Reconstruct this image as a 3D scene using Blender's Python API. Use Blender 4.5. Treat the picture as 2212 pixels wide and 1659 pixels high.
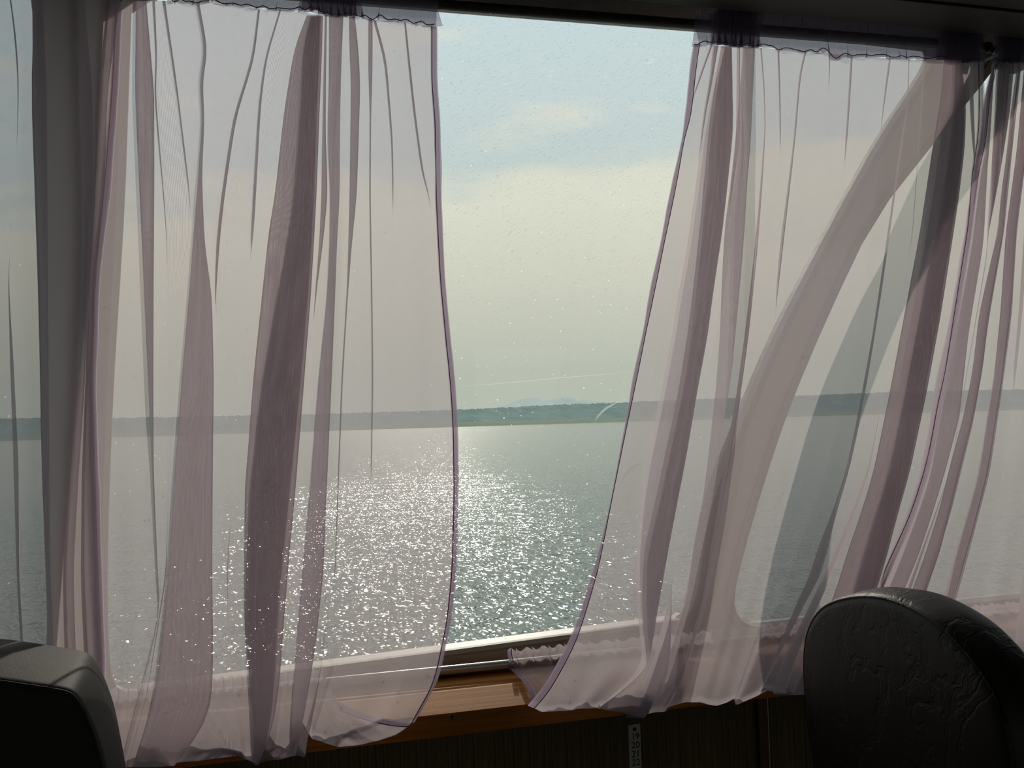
import bpy, bmesh, math, random
import numpy as np
from mathutils import Vector, Matrix
random.seed(7); np.random.seed(7)
S = bpy.context.scene
COL = S.collection
for o in list(bpy.data.objects): bpy.data.objects.remove(o)

# ------------------------------------------------------------------ camera
W, H, F = 2212, 1659, 2300.0
CX, CY = W/2, H/2
CAM = Vector((0.0, -1.65, 1.20))
def unit(v): return v/np.linalg.norm(v)
HZ = (990.0, 918.0); VP = (8500.0, 693.0)            # sea horizon and the wall's vanishing point
h1 = np.array([HZ[0]-CX, HZ[1]-CY, F]); h2 = np.array([VP[0]-CX, VP[1]-CY, F])
Xc = unit(h2)
Zc = unit(np.cross(h1, h2))
if Zc[1] > 0: Zc = -Zc
Yc = unit(np.cross(Zc, Xc))
if Yc[2] < 0: Yc = -Yc
R = np.array([Xc, Yc, Zc])                            # image axes -> world
def ray(px, py):
    v = R @ np.array([px-CX, py-CY, F]); return Vector(v/np.linalg.norm(v))
def at_y(px, py, y=0.0):
    d = ray(px, py); s = (y-CAM.y)/d.y; return CAM + d*s
def at_x(px, py, x):
    d = ray(px, py); s = (x-CAM.x)/d.x; return CAM + d*s
def at_z(px, py, z):
    d = ray(px, py); s = (z-CAM.z)/d.z; return CAM + d*s
def to_px(p):
    v = R.T @ np.array(p - CAM); return CX+F*v[0]/v[2], CY+F*v[1]/v[2]
cd = bpy.data.cameras.new('camera'); cam = bpy.data.objects.new('camera', cd); COL.objects.link(cam)
cd.sensor_width = 36; cd.lens = F/W*36; cd.clip_start = 0.02; cd.clip_end = 30000
M = Matrix(((R[0,0], -R[0,1], -R[0,2], CAM.x), (R[1,0], -R[1,1], -R[1,2], CAM.y), (R[2,0], -R[2,1], -R[2,2], CAM.z), (0,0,0,1)))
cam.matrix_world = M
S.camera = cam

# ------------------------------------------------------------------ light
vs = S.view_settings
vs.view_transform = 'Standard'; vs.look = 'None'; vs.gamma = 1.0; vs.exposure = 0.0; vs.use_curve_mapping = False
S.cycles.transparent_max_bounces = 28
S.cycles.max_bounces = 5; S.cycles.diffuse_bounces = 3; S.cycles.glossy_bounces = 2; S.cycles.transmission_bounces = 2; S.cycles.adaptive_threshold = .04
SUN_AZ, SUN_EL, SUN_E = math.radians(12.0), math.radians(25.5), 2.45
sun_dir = Vector((math.sin(SUN_AZ)*math.cos(SUN_EL), math.cos(SUN_AZ)*math.cos(SUN_EL), math.sin(SUN_EL)))
sl = bpy.data.lights.new('sun', 'SUN'); sl.energy = SUN_E; sl.angle = math.radians(0.53); sl.color = (1.0, 0.90, 0.775)
so = bpy.data.objects.new('sun', sl); COL.objects.link(so); so.location = (3, 20, 15)
so.rotation_euler = sun_dir.to_track_quat('Z', 'Y').to_euler()

class NT:
    def __init__(s, tree): s.t = tree; s.n = tree.nodes; s.l = tree.links; s.n.clear()
    def __call__(s, typ, ins=None, **kw):
        nd = s.n.new(typ)
        for k, v in kw.items(): setattr(nd, k, v)
        for k, v in (ins or {}).items():
            sk = nd.inputs[k]
            if isinstance(v, bpy.types.NodeSocket): s.l.new(v, sk)
            else: sk.default_value = v
        return nd
    def math(s, op, a, b=0.0, c=0.0, clamp=False):
        return s('ShaderNodeMath', {0: a, 1: b, 2: c}, operation=op, use_clamp=clamp).outputs[0]
    def ramp(s, fac, stops, interp='LINEAR'):
        nd = s('ShaderNodeValToRGB', {'Fac': fac}); cr = nd.color_ramp; cr.interpolation = interp
        while len(cr.elements) > 1: cr.elements.remove(cr.elements[-1])
        cr.elements[0].position = stops[0][0]; cr.elements[0].color = (*stops[0][1], 1)
        for p, c in stops[1:]:
            e = cr.elements.new(p); e.color = (*c, 1)
        return nd.outputs[0]
    def mix(s, fac, a, b):
        nd = s('ShaderNodeMix', data_type='RGBA')
        for i, v in ((0, fac), (6, a), (7, b)):
            if isinstance(v, bpy.types.NodeSocket): s.l.new(v, nd.inputs[i])
            elif i == 0: nd.inputs[i].default_value = v
            else: nd.inputs[i].default_value = (*v, 1)
        return nd.outputs[2]
    def step(s, x, lo, hi):
        return s('ShaderNodeMapRange', {0: x, 1: lo, 2: hi, 3: 0.0, 4: 1.0}, interpolation_type='SMOOTHSTEP').outputs[0]

# sky: hazy grey-green at the horizon, cream cloud bank, pale blue above with thin cream clouds
wd = bpy.data.worlds.new('sky'); S.world = wd; wd.use_nodes = True; wd.cycles.sampling_method = 'NONE'
n = NT(wd.node_tree)
tc = n('ShaderNodeTexCoord').outputs['Generated']
sx = n('ShaderNodeSeparateXYZ', {0: tc})
x_, z_ = sx.outputs[0], sx.outputs[2]
mp = n('ShaderNodeMapping', {'Vector': tc, 'Scale': (1.0, 1.0, 3.6)}).outputs[0]
nz = n('ShaderNodeTexNoise', {'Vector': mp, 'Scale': 4.2, 'Detail': 4.0, 'Roughness': 0.5}).outputs[0]
hz = n.ramp(z_, [(0.0, (.44,.485,.42)), (.05, (.47,.502,.432)), (.135, (.625,.622,.53)), (.2, (.71,.71,.605)), (.32, (.73,.73,.65)), (1.0, (.72,.74,.72))])
blue = n.ramp(z_, [(0.0, (.46,.53,.51)), (.19, (.52,.59,.575)), (.30, (.57,.665,.68)), (.40, (.585,.70,.735)), (1.0, (.46,.60,.72))])
h = n.math('SUBTRACT', z_, n.math('MULTIPLY_ADD', x_, .06, .198))
h = n.math('MULTIPLY_ADD', n.math('SUBTRACT', nz, .5), .17, h)
low = n.math('SUBTRACT', 1.0, n.step(h, -.012, .03))
wisp = n.math('MULTIPLY', n.step(nz, .55, .70), .75)
cl = n.math('MAXIMUM', low, wisp)
skyc = n.mix(cl, blue, hz)
below = n.step(z_, -.03, -.001)
skyc = n.mix(below, (.16,.18,.17), skyc)
bg = n('ShaderNodeBackground', {'Color': skyc, 'Strength': 1.06})
n('ShaderNodeOutputWorld', {'Surface': bg.outputs[0]})

# ------------------------------------------------------------------ helpers
MATS = {}
def mat(name):
    m = bpy.data.materials.new(name); m.use_nodes = True; MATS[name] = m
    return m, NT(m.node_tree)
def pbr(name, col, rough=.6, metal=0.0, bump=None, var=None, spec=.5, coat=0.0):
    m, n = mat(name)
    tcn = n('ShaderNodeTexCoord').outputs['Object']
    b = n('ShaderNodeBsdfPrincipled', {'Base Color': (*col, 1), 'Roughness': rough, 'Metallic': metal, 'Specular IOR Level': spec, 'Coat Weight': coat})
    if var:
        sc, amt, c2 = var
        nn = n('ShaderNodeTexNoise', {'Vector': tcn, 'Scale': sc, 'Detail': 6.0}).outputs[0]
        n.l.new(n.mix(n.math('MULTIPLY', n.step(nn, .4, .7), amt), col, c2), b.inputs['Base Color'])
    if bump:
        sc, st, dist = bump
        nn = n('ShaderNodeTexNoise', {'Vector': tcn, 'Scale': sc, 'Detail': 5.0}).outputs[0]
        n.l.new(n('ShaderNodeBump', {'Height': nn, 'Strength': st, 'Distance': dist}).outputs[0], b.inputs['Normal'])
    n('ShaderNodeOutputMaterial', {'Surface': b.outputs[0]})
    return m
def link(name, me, m=None, parent=None, smooth=False, kind=None):
    o = bpy.data.objects.new(name, me); COL.objects.link(o)
    if m:
        me.materials.clear(); me.materials.append(MATS[m] if isinstance(m, str) else m)
    if parent is not None: o.parent = parent
    if smooth: me.shade_smooth()
    if kind: o['kind'] = kind
    return o
def mesh(verts, faces):
    me = bpy.data.meshes.new('m'); me.from_pydata([tuple(v) for v in verts], [], faces); me.update()
    return me
def fixn(me):
    bm = bmesh.new(); bm.from_mesh(me); bmesh.ops.recalc_face_normals(bm, faces=bm.faces); bm.to_mesh(me); bm.free(); return me
def empty(name, loc, label=None, cat=None, group=None, kind=None):
    o = bpy.data.objects.new(name, None); COL.objects.link(o); o.location = loc; o.empty_display_size = .05
    tag(o, label, cat, group, kind); return o
def tag(o, label=None, cat=None, group=None, kind=None):
    for k, v in (('label', label), ('category', cat), ('group', group), ('kind', kind)):
        if v: o[k] = v
    return o
def under(o, parent):                                  # parent keeping the mesh's world coordinates
    o.parent = parent; o.matrix_parent_inverse = Matrix.Translation(-parent.location); return o
def box_me(a, b, bev=0.0):
    bm = bmesh.new(); bmesh.ops.create_cube(bm, size=1.0)
    a, b = Vector(a), Vector(b); c = (a+b)/2; d = b-a
    for v in bm.verts: v.co = Vector((v.co.x*d.x, v.co.y*d.y, v.co.z*d.z)) + c
    if bev: bmesh.ops.bevel(bm, geom=list(bm.edges), offset=bev, segments=2, affect='EDGES', profile=.6)
    me = bpy.data.meshes.new('b'); bm.to_mesh(me); bm.free(); return me
def tube_me(pts, r, seg=10, caps=True):
    pts = [Vector(p) for p in pts]; vs_, fs = [], []
    for i, p in enumerate(pts):
        t = (pts[min(i+1, len(pts)-1)] - pts[max(i-1, 0)])
        if t.length < 1e-9: t = Vector((1, 0, 0))
        t.normalize(); up = Vector((0, 0, 1)) if abs(t.z) < .9 else Vector((0, 1, 0))
        a = t.cross(up).normalized(); b = t.cross(a)
        rr = r[i] if isinstance(r, (list, tuple)) else r
        for k in range(seg):
            w = 2*math.pi*k/seg; vs_.append(p + a*math.cos(w)*rr + b*math.sin(w)*rr)
    for i in range(len(pts)-1):
        for k in range(seg):
            k2 = (k+1) % seg; fs.append((i*seg+k, i*seg+k2, (i+1)*seg+k2, (i+1)*seg+k))
    if caps: fs += [tuple(range(seg)), tuple(range((len(pts)-1)*seg, len(pts)*seg))]
    return fixn(mesh(vs_, fs))
def sweep_x(profile, x0, x1, slope=0.0):               # a (y,z) profile carried along the wall
    k = len(profile)
    v = [(x0, y, z) for y, z in profile] + [(x1, y, z) for y, z in profile]
    f = [(i, (i+1) % k, (i+1) % k + k, i+k) for i in range(k)] + [tuple(range(k)), tuple(range(k, 2*k))]
    return fixn(mesh(v, f))
def dense(pts, step):
    out = []
    for a, b in zip(pts, pts[1:]+pts[:1]):
        m_ = max(1, int((Vector(b)-Vector(a)).length/step))
        for i in range(m_): out.append(tuple(Vector(a).lerp(Vector(b), i/m_)))
    return out

# ------------------------------------------------------------------ materials
def sheer(name, T=.38, tint=(1.0, .975, .995), fab=(.69, .61, .645), amp=.55, period=.00042):
    m, n = mat(name)
    uv = n('ShaderNodeUVMap', uv_map='cloth').outputs[0]
    su = n('ShaderNodeSeparateXYZ', {0: uv})
    k = 2*math.pi/period
    a = n.math('SINE', n.math('MULTIPLY', su.outputs[0], k))
    b = n.math('SINE', n.math('MULTIPLY', su.outputs[1], k))
    wv = n.math('MULTIPLY', n.math('ADD', a, b), .5)
    op = n.math('MULTIPLY_ADD', wv, amp, 1-T, clamp=True)         # share of the view the threads cover
    tr = n('ShaderNodeBsdfTransparent', {'Color': (*tint, 1)})
    tl = n('ShaderNodeBsdfTranslucent', {'Color': (*fab, 1)})
    df = n('ShaderNodeBsdfDiffuse', {'Color': (*[c*.8 for c in fab], 1)})
    body = n('ShaderNodeMixShader', {0: .42, 1: tl.outputs[0], 2: df.outputs[0]})
    mx = n('ShaderNodeMixShader', {0: op, 1: tr.outputs[0], 2: body.outputs[0]})
    n('ShaderNodeOutputMaterial', {'Surface': mx.outputs[0]})
    return m
sheer('sheer_lavender')
sheer('sheer_hem', T=.50, tint=(1, .96, 1), fab=(.52, .43, .55), amp=.1)
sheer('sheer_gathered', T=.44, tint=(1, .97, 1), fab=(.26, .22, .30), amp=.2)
pbr('thread', (.13, .07, .22), .8)
pbr('paint_frame', (.36, .33, .28), .55, bump=(60, .12, .006), var=(9, .5, (.28, .25, .20)))
pbr('paint_wall', (.66, .62, .57), .5, bump=(40, .3, .01), var=(6, .4, (.56, .52, .47)))
pbr('dark_ceiling', (.022, .022, .019), .6, bump=(90, .1, .004))
pbr('dark_metal', (.035, .034, .03), .45)
pbr('chrome_rod', (.50, .49, .46), .34, metal=.55, bump=(300, .05, .001))
pbr('steel', (.45, .43, .40), .35, metal=1.0)
pbr('brown_trim', (.12, .045, .02), .5)
pbr('plate', (.62, .61, .57), .5)
pbr('ink', (.02, .02, .02), .6)
pbr('cabin_wall', (.34, .32, .28), .7)
pbr('floor', (.10, .095, .09), .7, bump=(60, .2, .01))
pbr('rubber', (.012, .012, .012), .9, spec=.1)
def wood(name, c1, c2, rough, sc=(1.5, 40, 40)):
    m, n = mat(name)
    tcn = n('ShaderNodeTexCoord').outputs['Object']
    v = n('ShaderNodeMapping', {'Vector': tcn, 'Scale': sc}).outputs[0]
    nn = n('ShaderNodeTexNoise', {'Vector': v, 'Scale': 3.0, 'Detail': 7.0, 'Roughness': .65}).outputs[0]
    c = n.mix(n.step(nn, .35, .68), c1, c2)
    b = n('ShaderNodeBsdfPrincipled', {'Base Color': c, 'Roughness': rough, 'Specular IOR Level': .12})
    n.l.new(n('ShaderNodeBump', {'Height': nn, 'Strength': .25, 'Distance': .002}).outputs[0], b.inputs['Normal'])
    n('ShaderNodeOutputMaterial', {'Surface': b.outputs[0]})
wood('ledge_wood', (.42, .155, .026), (.29, .098, .016), .7)
wood('plank_wood', (.19, .145, .08), (.125, .09, .047), .6, (30, 30, 1.2))
def leather(name, col, rough, fold, spec=.32):
    m, n = mat(name)
    tcn = n('ShaderNodeTexCoord').outputs['Object']
    d = n('ShaderNodeTexNoise', {'Vector': tcn, 'Scale': 9.0, 'Detail': 3.0}).outputs[1]
    v = n('ShaderNodeMixRGB', {0: .22, 1: tcn, 2: d}).outputs[0]
    w1 = n('ShaderNodeTexNoise', {'Vector': n('ShaderNodeMapping', {'Vector': v, 'Scale': (9, 16, 6)}).outputs[0], 'Scale': 1.0, 'Detail': 5.0, 'Roughness': .6}).outputs[0]
    crease = n.step(n.math('ABSOLUTE', n.math('SUBTRACT', w1, .5)), 0.0, .06)
    soft = n('ShaderNodeTexNoise', {'Vector': n('ShaderNodeMapping', {'Vector': tcn, 'Scale': (22, 22, 5)}).outputs[0], 'Scale': 1.0, 'Detail': 4.0}).outputs[0]
    crease = n.math('ADD', n.math('MULTIPLY', crease, .55), n.math('MULTIPLY', soft, 1.2))
    grain = n('ShaderNodeTexNoise', {'Vector': tcn, 'Scale': 260.0, 'Detail': 2.0}).outputs[0]
    hgt = n.math('ADD', n.math('MULTIPLY', crease, fold), n.math('MULTIPLY', grain, .10))
    b = n('ShaderNodeBsdfPrincipled', {'Base Color': (*col, 1), 'Roughness': rough, 'Specular IOR Level': spec})
    n.l.new(n('ShaderNodeBump', {'Height': hgt, 'Strength': .5, 'Distance': .004}).outputs[0], b.inputs['Normal'])
    n('ShaderNodeOutputMaterial', {'Surface': b.outputs[0]})
leather('leather_brown', (.017, .0135, .009), .50, .45)
leather('leather_green', (.034, .039, .033), .60, .05, .14)

# window glass: clear, with a crazed film, salt specks that catch the sun, and smears
m, n = mat('old_glass')
tcn = n('ShaderNodeTexCoord').outputs['Object']
sp = n('ShaderNodeSeparateXYZ', {0: tcn})
ns = n('ShaderNodeTexNoise', {'Vector': n('ShaderNodeMapping', {'Vector': tcn, 'Scale': (1, 0, 1)}).outputs[0], 'Scale': 80.0, 'Detail': 2.0, 'Roughness': .6})
cc = n.math('SUBTRACT', n.math('MULTIPLY', sp.outputs[2], 120.0), n.math('MULTIPLY', sp.outputs[0], 66.0))
cc = n.math('MULTIPLY_ADD', ns.outputs[0], 3.4, cc)
lines = n.math('SUBTRACT', 1.0, n.step(n.math('PINGPONG', cc, .5), .0, .085))
brk = n('ShaderNodeSeparateXYZ', {0: ns.outputs[1]}).outputs[1]
lines = n.math('MULTIPLY', lines, n.step(brk, .44, .52))
lines = n.math('MULTIPLY', lines, n.math('MULTIPLY_ADD', n.step(sp.outputs[2], 1.22, 1.62), .9, .02))
tr = n('ShaderNodeBsdfTransparent', {'Color': n.mix(lines, (.95, .97, .95), (.72, .77, .80))})
tl = n('ShaderNodeBsdfTranslucent', {'Color': (.95, .93, .88, 1)})
gl = n('ShaderNodeBsdfGlossy', {'Roughness': .03, 'Color': (1, 1, 1, 1)})
m1 = n('ShaderNodeMixShader', {0: .012, 1: tr.outputs[0], 2: tl.outputs[0]})
m2 = n('ShaderNodeMixShader', {0: .03, 1: m1.outputs[0], 2: gl.outputs[0]})
n('ShaderNodeOutputMaterial', {'Surface': m2.outputs[0]})
m, n = mat('salt')
n('ShaderNodeOutputMaterial', {'Surface': n('ShaderNodeMixShader', {0: .25, 1: n('ShaderNodeBsdfTranslucent', {'Color': (1, .98, .95, 1)}).outputs[0], 2: n('ShaderNodeBsdfTransparent').outputs[0]}).outputs[0]})
m, n = mat('scuff')
n('ShaderNodeOutputMaterial', {'Surface': n('ShaderNodeMixShader', {0: .76, 1: n('ShaderNodeBsdfTranslucent', {'Color': (1, .98, .92, 1)}).outputs[0], 2: n('ShaderNodeBsdfTransparent').outputs[0]}).outputs[0]})

# sea
m, n = mat('sea')
tcn = n('ShaderNodeTexCoord').outputs['Object']
hs = []
for sc, str_, dt, sy in ((.25, .35, 1.0, 1.8), (1.3, .12, 1.0, 1.5), (3.6, .030, 1.0, 1.3)):
    vv = n('ShaderNodeMapping', {'Vector': tcn, 'Scale': (sc, sc*sy, 1), 'Rotation': (0, 0, .25)}).outputs[0]
    hs.append(n.math('MULTIPLY', n('ShaderNodeTexNoise', {'Vector': vv, 'Scale': 1.0, 'Detail': dt, 'Roughness': .55}).outputs[0], str_))
hh = n.math('ADD', n.math('ADD', hs[0], hs[1]), hs[2])
far = n('ShaderNodeMapRange', {0: n('ShaderNodeSeparateXYZ', {0: tcn}).outputs[1], 1: 13.0, 2: 95.0, 3: 1.0, 4: .40}).outputs[0]
hh = n.math('MULTIPLY', hh, far)
bp = n('ShaderNodeBump', {'Height': hh, 'Strength': 1.0, 'Distance': 1.0}).outputs[0]
wob = n('ShaderNodeTexNoise', {'Vector': tcn, 'Scale': 2.0, 'Detail': 1.0}).outputs[1]
vv = n('ShaderNodeVectorMath', {0: tcn, 1: n('ShaderNodeVectorMath', {0: wob, 1: (.35, .35, 0)}, operation='MULTIPLY').outputs[0]}, operation='ADD').outputs[0]
vv = n('ShaderNodeMapping', {'Vector': vv, 'Scale': (24.0, 3.6, 0)}).outputs[0]
vc = n('ShaderNodeTexVoronoi', {'Vector': vv, 'Scale': 1.0}, feature='F1').outputs['Color']     # little wave facets, each with its own tilt
tilt = n('ShaderNodeVectorMath', {0: n('ShaderNodeVectorMath', {0: vc, 1: (.5, .5, .5)}, operation='SUBTRACT').outputs[0], 1: (.55, .55, 0)}, operation='MULTIPLY').outputs[0]
tilt = n('ShaderNodeVectorMath', {0: tilt, 'Scale': far}, operation='SCALE').outputs[0]
nrm = n('ShaderNodeVectorMath', {0: n('ShaderNodeVectorMath', {0: bp, 1: tilt}, operation='ADD').outputs[0]}, operation='NORMALIZE').outputs[0]
b = n('ShaderNodeBsdfPrincipled', {'Base Color': (.105, .130, .115, 1), 'Roughness': .125, 'IOR': 1.33, 'Normal': nrm})
n('ShaderNodeOutputMaterial', {'Surface': b.outputs[0]})
def hillmat(name, c1, c2, sc):
    m, n = mat(name)
    tcn = n('ShaderNodeTexCoord').outputs['Object']
    nn = n('ShaderNodeTexNoise', {'Vector': tcn, 'Scale': sc, 'Detail': 6.0}).outputs[0]
    b = n('ShaderNodeBsdfDiffuse', {'Color': n.mix(n.step(nn, .35, .65), c1, c2)})
    n('ShaderNodeOutputMaterial', {'Surface': b.outputs[0]})
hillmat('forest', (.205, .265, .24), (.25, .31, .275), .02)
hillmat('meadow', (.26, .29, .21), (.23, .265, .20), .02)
hillmat('mountain', (.50, .54, .485), (.54, .575, .52), .002)  # distance haze is mixed into this pale base colour

# ------------------------------------------------------------------ outside: sea, shore, far mountains
SEA = -3.0
v = [(-9000, .6, SEA), (12000, .6, SEA), (12000, 14000, SEA), (-9000, 14000, SEA)]
sea = link('sea', mesh(v, [(0, 1, 2, 3)]), 'sea', kind='structure')
tag(sea, 'grey green sea glittering with sunlight outside the windows', 'sea')
def ridge(name, mtl, D, prof, depth, jag, seed, step):
    rng = random.Random(seed); xs = np.arange(prof[0][0], prof[-1][0], step)
    ys = np.interp(xs, [p[0] for p in prof], [p[1] for p in prof])
    vv, ff = [], []
    for i, (x, y) in enumerate(zip(xs, ys)):
        d = ray(x, y + rng.uniform(-jag, jag)); p = CAM + d*(D/d.y)
        h = max(p.z - SEA, .5)
        vv += [(p.x, D-depth, SEA-2), (p.x, D-depth*.45, SEA+h*.55), (p.x, D, SEA+h), (p.x, D+depth, SEA-2)]
    for i in range(len(xs)-1):
        for k in range(3): ff.append((i*4+k, i*4+k+4, i*4+k+5, i*4+k+1))
    return link(name, mesh(vv, ff), mtl, kind='structure')
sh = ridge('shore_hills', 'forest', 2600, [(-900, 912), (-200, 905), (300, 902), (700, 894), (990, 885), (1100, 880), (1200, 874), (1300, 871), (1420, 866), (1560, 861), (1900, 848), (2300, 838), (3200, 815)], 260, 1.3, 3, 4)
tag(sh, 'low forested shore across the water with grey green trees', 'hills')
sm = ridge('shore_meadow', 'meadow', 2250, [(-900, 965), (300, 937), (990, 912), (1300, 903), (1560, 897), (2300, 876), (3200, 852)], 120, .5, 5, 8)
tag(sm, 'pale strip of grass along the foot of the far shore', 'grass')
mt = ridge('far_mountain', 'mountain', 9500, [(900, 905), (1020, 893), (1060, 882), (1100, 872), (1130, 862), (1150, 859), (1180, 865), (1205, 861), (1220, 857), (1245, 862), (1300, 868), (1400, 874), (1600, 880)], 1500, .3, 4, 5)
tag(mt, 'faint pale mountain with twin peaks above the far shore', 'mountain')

# ------------------------------------------------------------------ window wall
WY = .070                                             # window wall plane; the curtains hang in front of it
def P2(px, py, y=WY):
    p = at_y(px, py, y); return (p.x, p.z)
# (glass edge, outer edge of the painted surround) pixel pairs, each window clockwise
WIN = {
 1: [((287,-36),(214,-48)), ((278,200),(210,200)), ((270,430),(205,430)), ((257,640),(200,640)), ((245,830),(195,830)), ((236,1060),(190,1060)), ((232,1240),(186,1240)), ((234,1400),(184,1420)),
     ((244,1478),(190,1520)), ((275,1496),(240,1535)), ((420,1478),(420,1522)), ((662,1445),(662,1489)), ((854,1417),(856,1461)), ((963,1404),(965,1448)), ((1098,1387),(1100,1430)), ((1234,1369),(1236,1412)), ((1386,1357),(1392,1398)),
     ((1440,1345),(1462,1378)), ((1476,1318),(1506,1340)), ((1494,1260),(1522,1268)), ((1510,1140),(1537,1146)), ((1541,1030),(1567,1038)), ((1591,909),(1616,920)), ((1645,775),(1669,786)), ((1700,660),(1722,671)), ((1800,470),(1821,482)), ((1900,290),(1921,303)), ((1985,165),(2006,176)), ((2006,120),(2028,118)), ((1998,102),(2010,93)),
     ((1500,62),(1500,54)), ((945,18),(945,10)), ((600,-10),(600,-18))],
 2: [((-420,-90),(-440,-100)), ((-420,700),(-440,700)), ((-420,1560),(-440,1600)), ((-100,1545),(-100,1585)), ((60,1525),(80,1560)), ((95,1480),(112,1500)), ((104,1330),(114,1330)), ((100,1240),(108,1240)), ((90,1000),(98,1000)), ((85,700),(93,700)), ((75,400),(84,400)), ((68,200),(78,200)), ((73,50),(83,50)), ((67,0),(77,0)), ((60,-70),(70,-82))],
 3: [((2150,138),(2144,120)), ((2130,170),(2118,160)), ((2010,315),(1999,308)), ((1880,480),(1868,473)), ((1780,690),(1768,684)), ((1700,880),(1687,876)), ((1646,1040),(1632,1038)), ((1600,1200),(1585,1198)), ((1580,1290),(1563,1292)), ((1588,1325),(1572,1340)), ((1612,1344),(1605,1368)), ((1645,1344),(1645,1372)), ((1800,1325),(1800,1356)), ((2090,1292),(2090,1322)), ((2400,1262),(2400,1292)), ((2800,1225),(2800,1252)), ((2860,1150),(2890,1160)), ((2860,300),(2890,300)), ((2800,230),(2810,212)), ((2400,170),(2400,152))],
}
GY = WY + .018
def chaikin(pr):
    out = []
    for (a, b), (c, d) in zip(pr, pr[1:]+pr[:1]):
        L = lambda p, q, t: (p[0]*(1-t)+q[0]*t, p[1]*(1-t)+q[1]*t)
        out += [(L(a, c, .25), L(b, d, .25)), (L(a, c, .75), L(b, d, .75))]
    return out
WIN = {k: chaikin(v) for k, v in WIN.items()}
# wall with three holes
cu = bpy.data.curves.new('c', 'CURVE'); cu.dimensions = '2D'; cu.fill_mode = 'BOTH'; cu.extrude = .016
def spline(pts):
    s = cu.splines.new('POLY'); s.points.add(len(pts)-1); s.use_cyclic_u = True
    for p, q in zip(s.points, pts): p.co = (q[0], q[1], 0, 1)
zl0 = at_y(1026, 1448, WY).z - .005
spline([(-2.3, zl0-.12), (3.2, zl0-.12), (3.2, 2.25), (-2.3, 2.25)])
for k, pr in WIN.items(): spline([P2(*b) for a, b in pr])
tmp = bpy.data.objects.new('tmp', cu); COL.objects.link(tmp)
bpy.context.view_layer.update()
wme = bpy.data.meshes.new_from_object(tmp.evaluated_get(bpy.context.evaluated_depsgraph_get()))
bpy.data.objects.remove(tmp)
for vt in wme.vertices: vt.co = Vector((vt.co.x, WY + .016 - vt.co.z, vt.co.y))
fixn(wme)
wall = link('wall_window', wme, 'paint_wall', kind='structure')
for k, pr in WIN.items():
    w = empty(f'window_{k}', at_y(*pr[len(pr)//2][0], WY), kind='structure')
    inn = [P2(*a, GY) for a, b in pr]; out = [P2(*b) for a, b in pr]; c = len(pr)
    vv = [(p[0], WY-.003, p[1]) for p in out] + [(o_[0]*.26+i_[0]*.74, WY-.001, o_[1]*.26+i_[1]*.74) for i_, o_ in zip(inn, out)] + [(p[0], GY-.004, p[1]) for p in inn] + [(p[0], GY+.012, p[1]) for p in inn] + [(p[0], WY+.031, p[1]) for p in out]
    ff = [(r*c+i, r*c+(i+1) % c, (r+1)*c+(i+1) % c, (r+1)*c+i) for r in range(4) for i in range(c)]
    under(link('window_frame', fixn(mesh(vv, ff)), 'paint_frame', smooth=False), w)
    gme = mesh([(p[0], GY+.003, p[1]) for p in inn], [tuple(range(c))])
    bm = bmesh.new(); bm.from_mesh(gme); bmesh.ops.triangulate(bm, faces=bm.faces); bm.to_mesh(gme); bm.free()
    pane = under(link('pane', gme, 'old_glass'), w)
    # dried salt specks on the glass
    rs = random.Random(40+k); pxs = [a[0] for a, b in pr]; pys = [a[1] for a, b in pr]; vv, ff = [], []
    def inside(x, y):
        c_ = False; q = [a for a, b in pr]
        for (x1, y1), (x2, y2) in zip(q, q[1:]+q[:1]):
            if (y1 > y) != (y2 > y) and x < (x2-x1)*(y-y1)/(y2-y1)+x1: c_ = not c_
        return c_
    cnt = {1: 6500, 2: 300, 3: 500}[k]
    for _ in range(cnt):
        x, y = rs.uniform(min(pxs)+8, max(pxs)-8), rs.uniform(min(pys)+8, max(pys)-8)
        if not inside(x, y) or not inside(x+9, y) or not inside(x-9, y) or rs.random() > min(1, .12+.95*(max(y, 0)/900)**1.2)*(1 if x < 1500 else .45): continue
        p = at_y(x, y, GY+.0015); r = .00030 + .0010*rs.random()**6; i0 = len(vv)
        ex = 1 + rs.random()*.4
        for q in range(6):
            a_ = q*math.pi/3; vv.append((p.x+r*ex*math.cos(a_), p.y, p.z+r*math.sin(a_)))
        ff.append(tuple(range(i0, i0+6)))
    so_ = under(link('salt_specks', mesh(vv, ff), 'salt'), w); so_['kind'] = 'stuff'
    if k == 1:                                          # scratches and scuffs that catch the sun
        def scratch(pts, wd_, mt='scuff'):
            c_ = [at_y(x, y, GY+.001) for x, y in pts]; m_ = len(c_); vs2 = []
            for i, p in enumerate(c_):
                t = (c_[min(i+1, m_-1)]-c_[max(i-1, 0)]).normalized(); nn_ = Vector((-t.z, 0, t.x)); h_ = wd_*math.sin(math.pi*(i+.15)/(m_-.7))
                vs2 += [p+nn_*h_, p-nn_*h_]
            under(link('scratch', mesh(vs2, [(2*i, 2*i+1, 2*i+3, 2*i+2) for i in range(m_-1)]), mt), w)
        scratch([(1285,912),(1291,900),(1300,890),(1312,880),(1326,873),(1336,867)], .0022)
        scratch([(988,834),(1060,830),(1130,824),(1200,817),(1290,810),(1362,804)], .0007)
        scratch([(1098,1211),(1120,1214),(1145,1219),(1172,1224)], .0009)
        scratch([(800,1184),(830,1180),(860,1177)], .0009)
        for (x, y, l_) in ((1190,165,15),(1193,163,16),(1200,177,9),(1402,134,22),(1404,137,18),(1412,128,20),(1105,53,8),(1095,181,18),(1180,47,12),(1192,154,12)):
            scratch([(x-l_*.5, y+l_*.12), (x, y), (x+l_*.5, y-l_*.14)], .0010)

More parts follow.
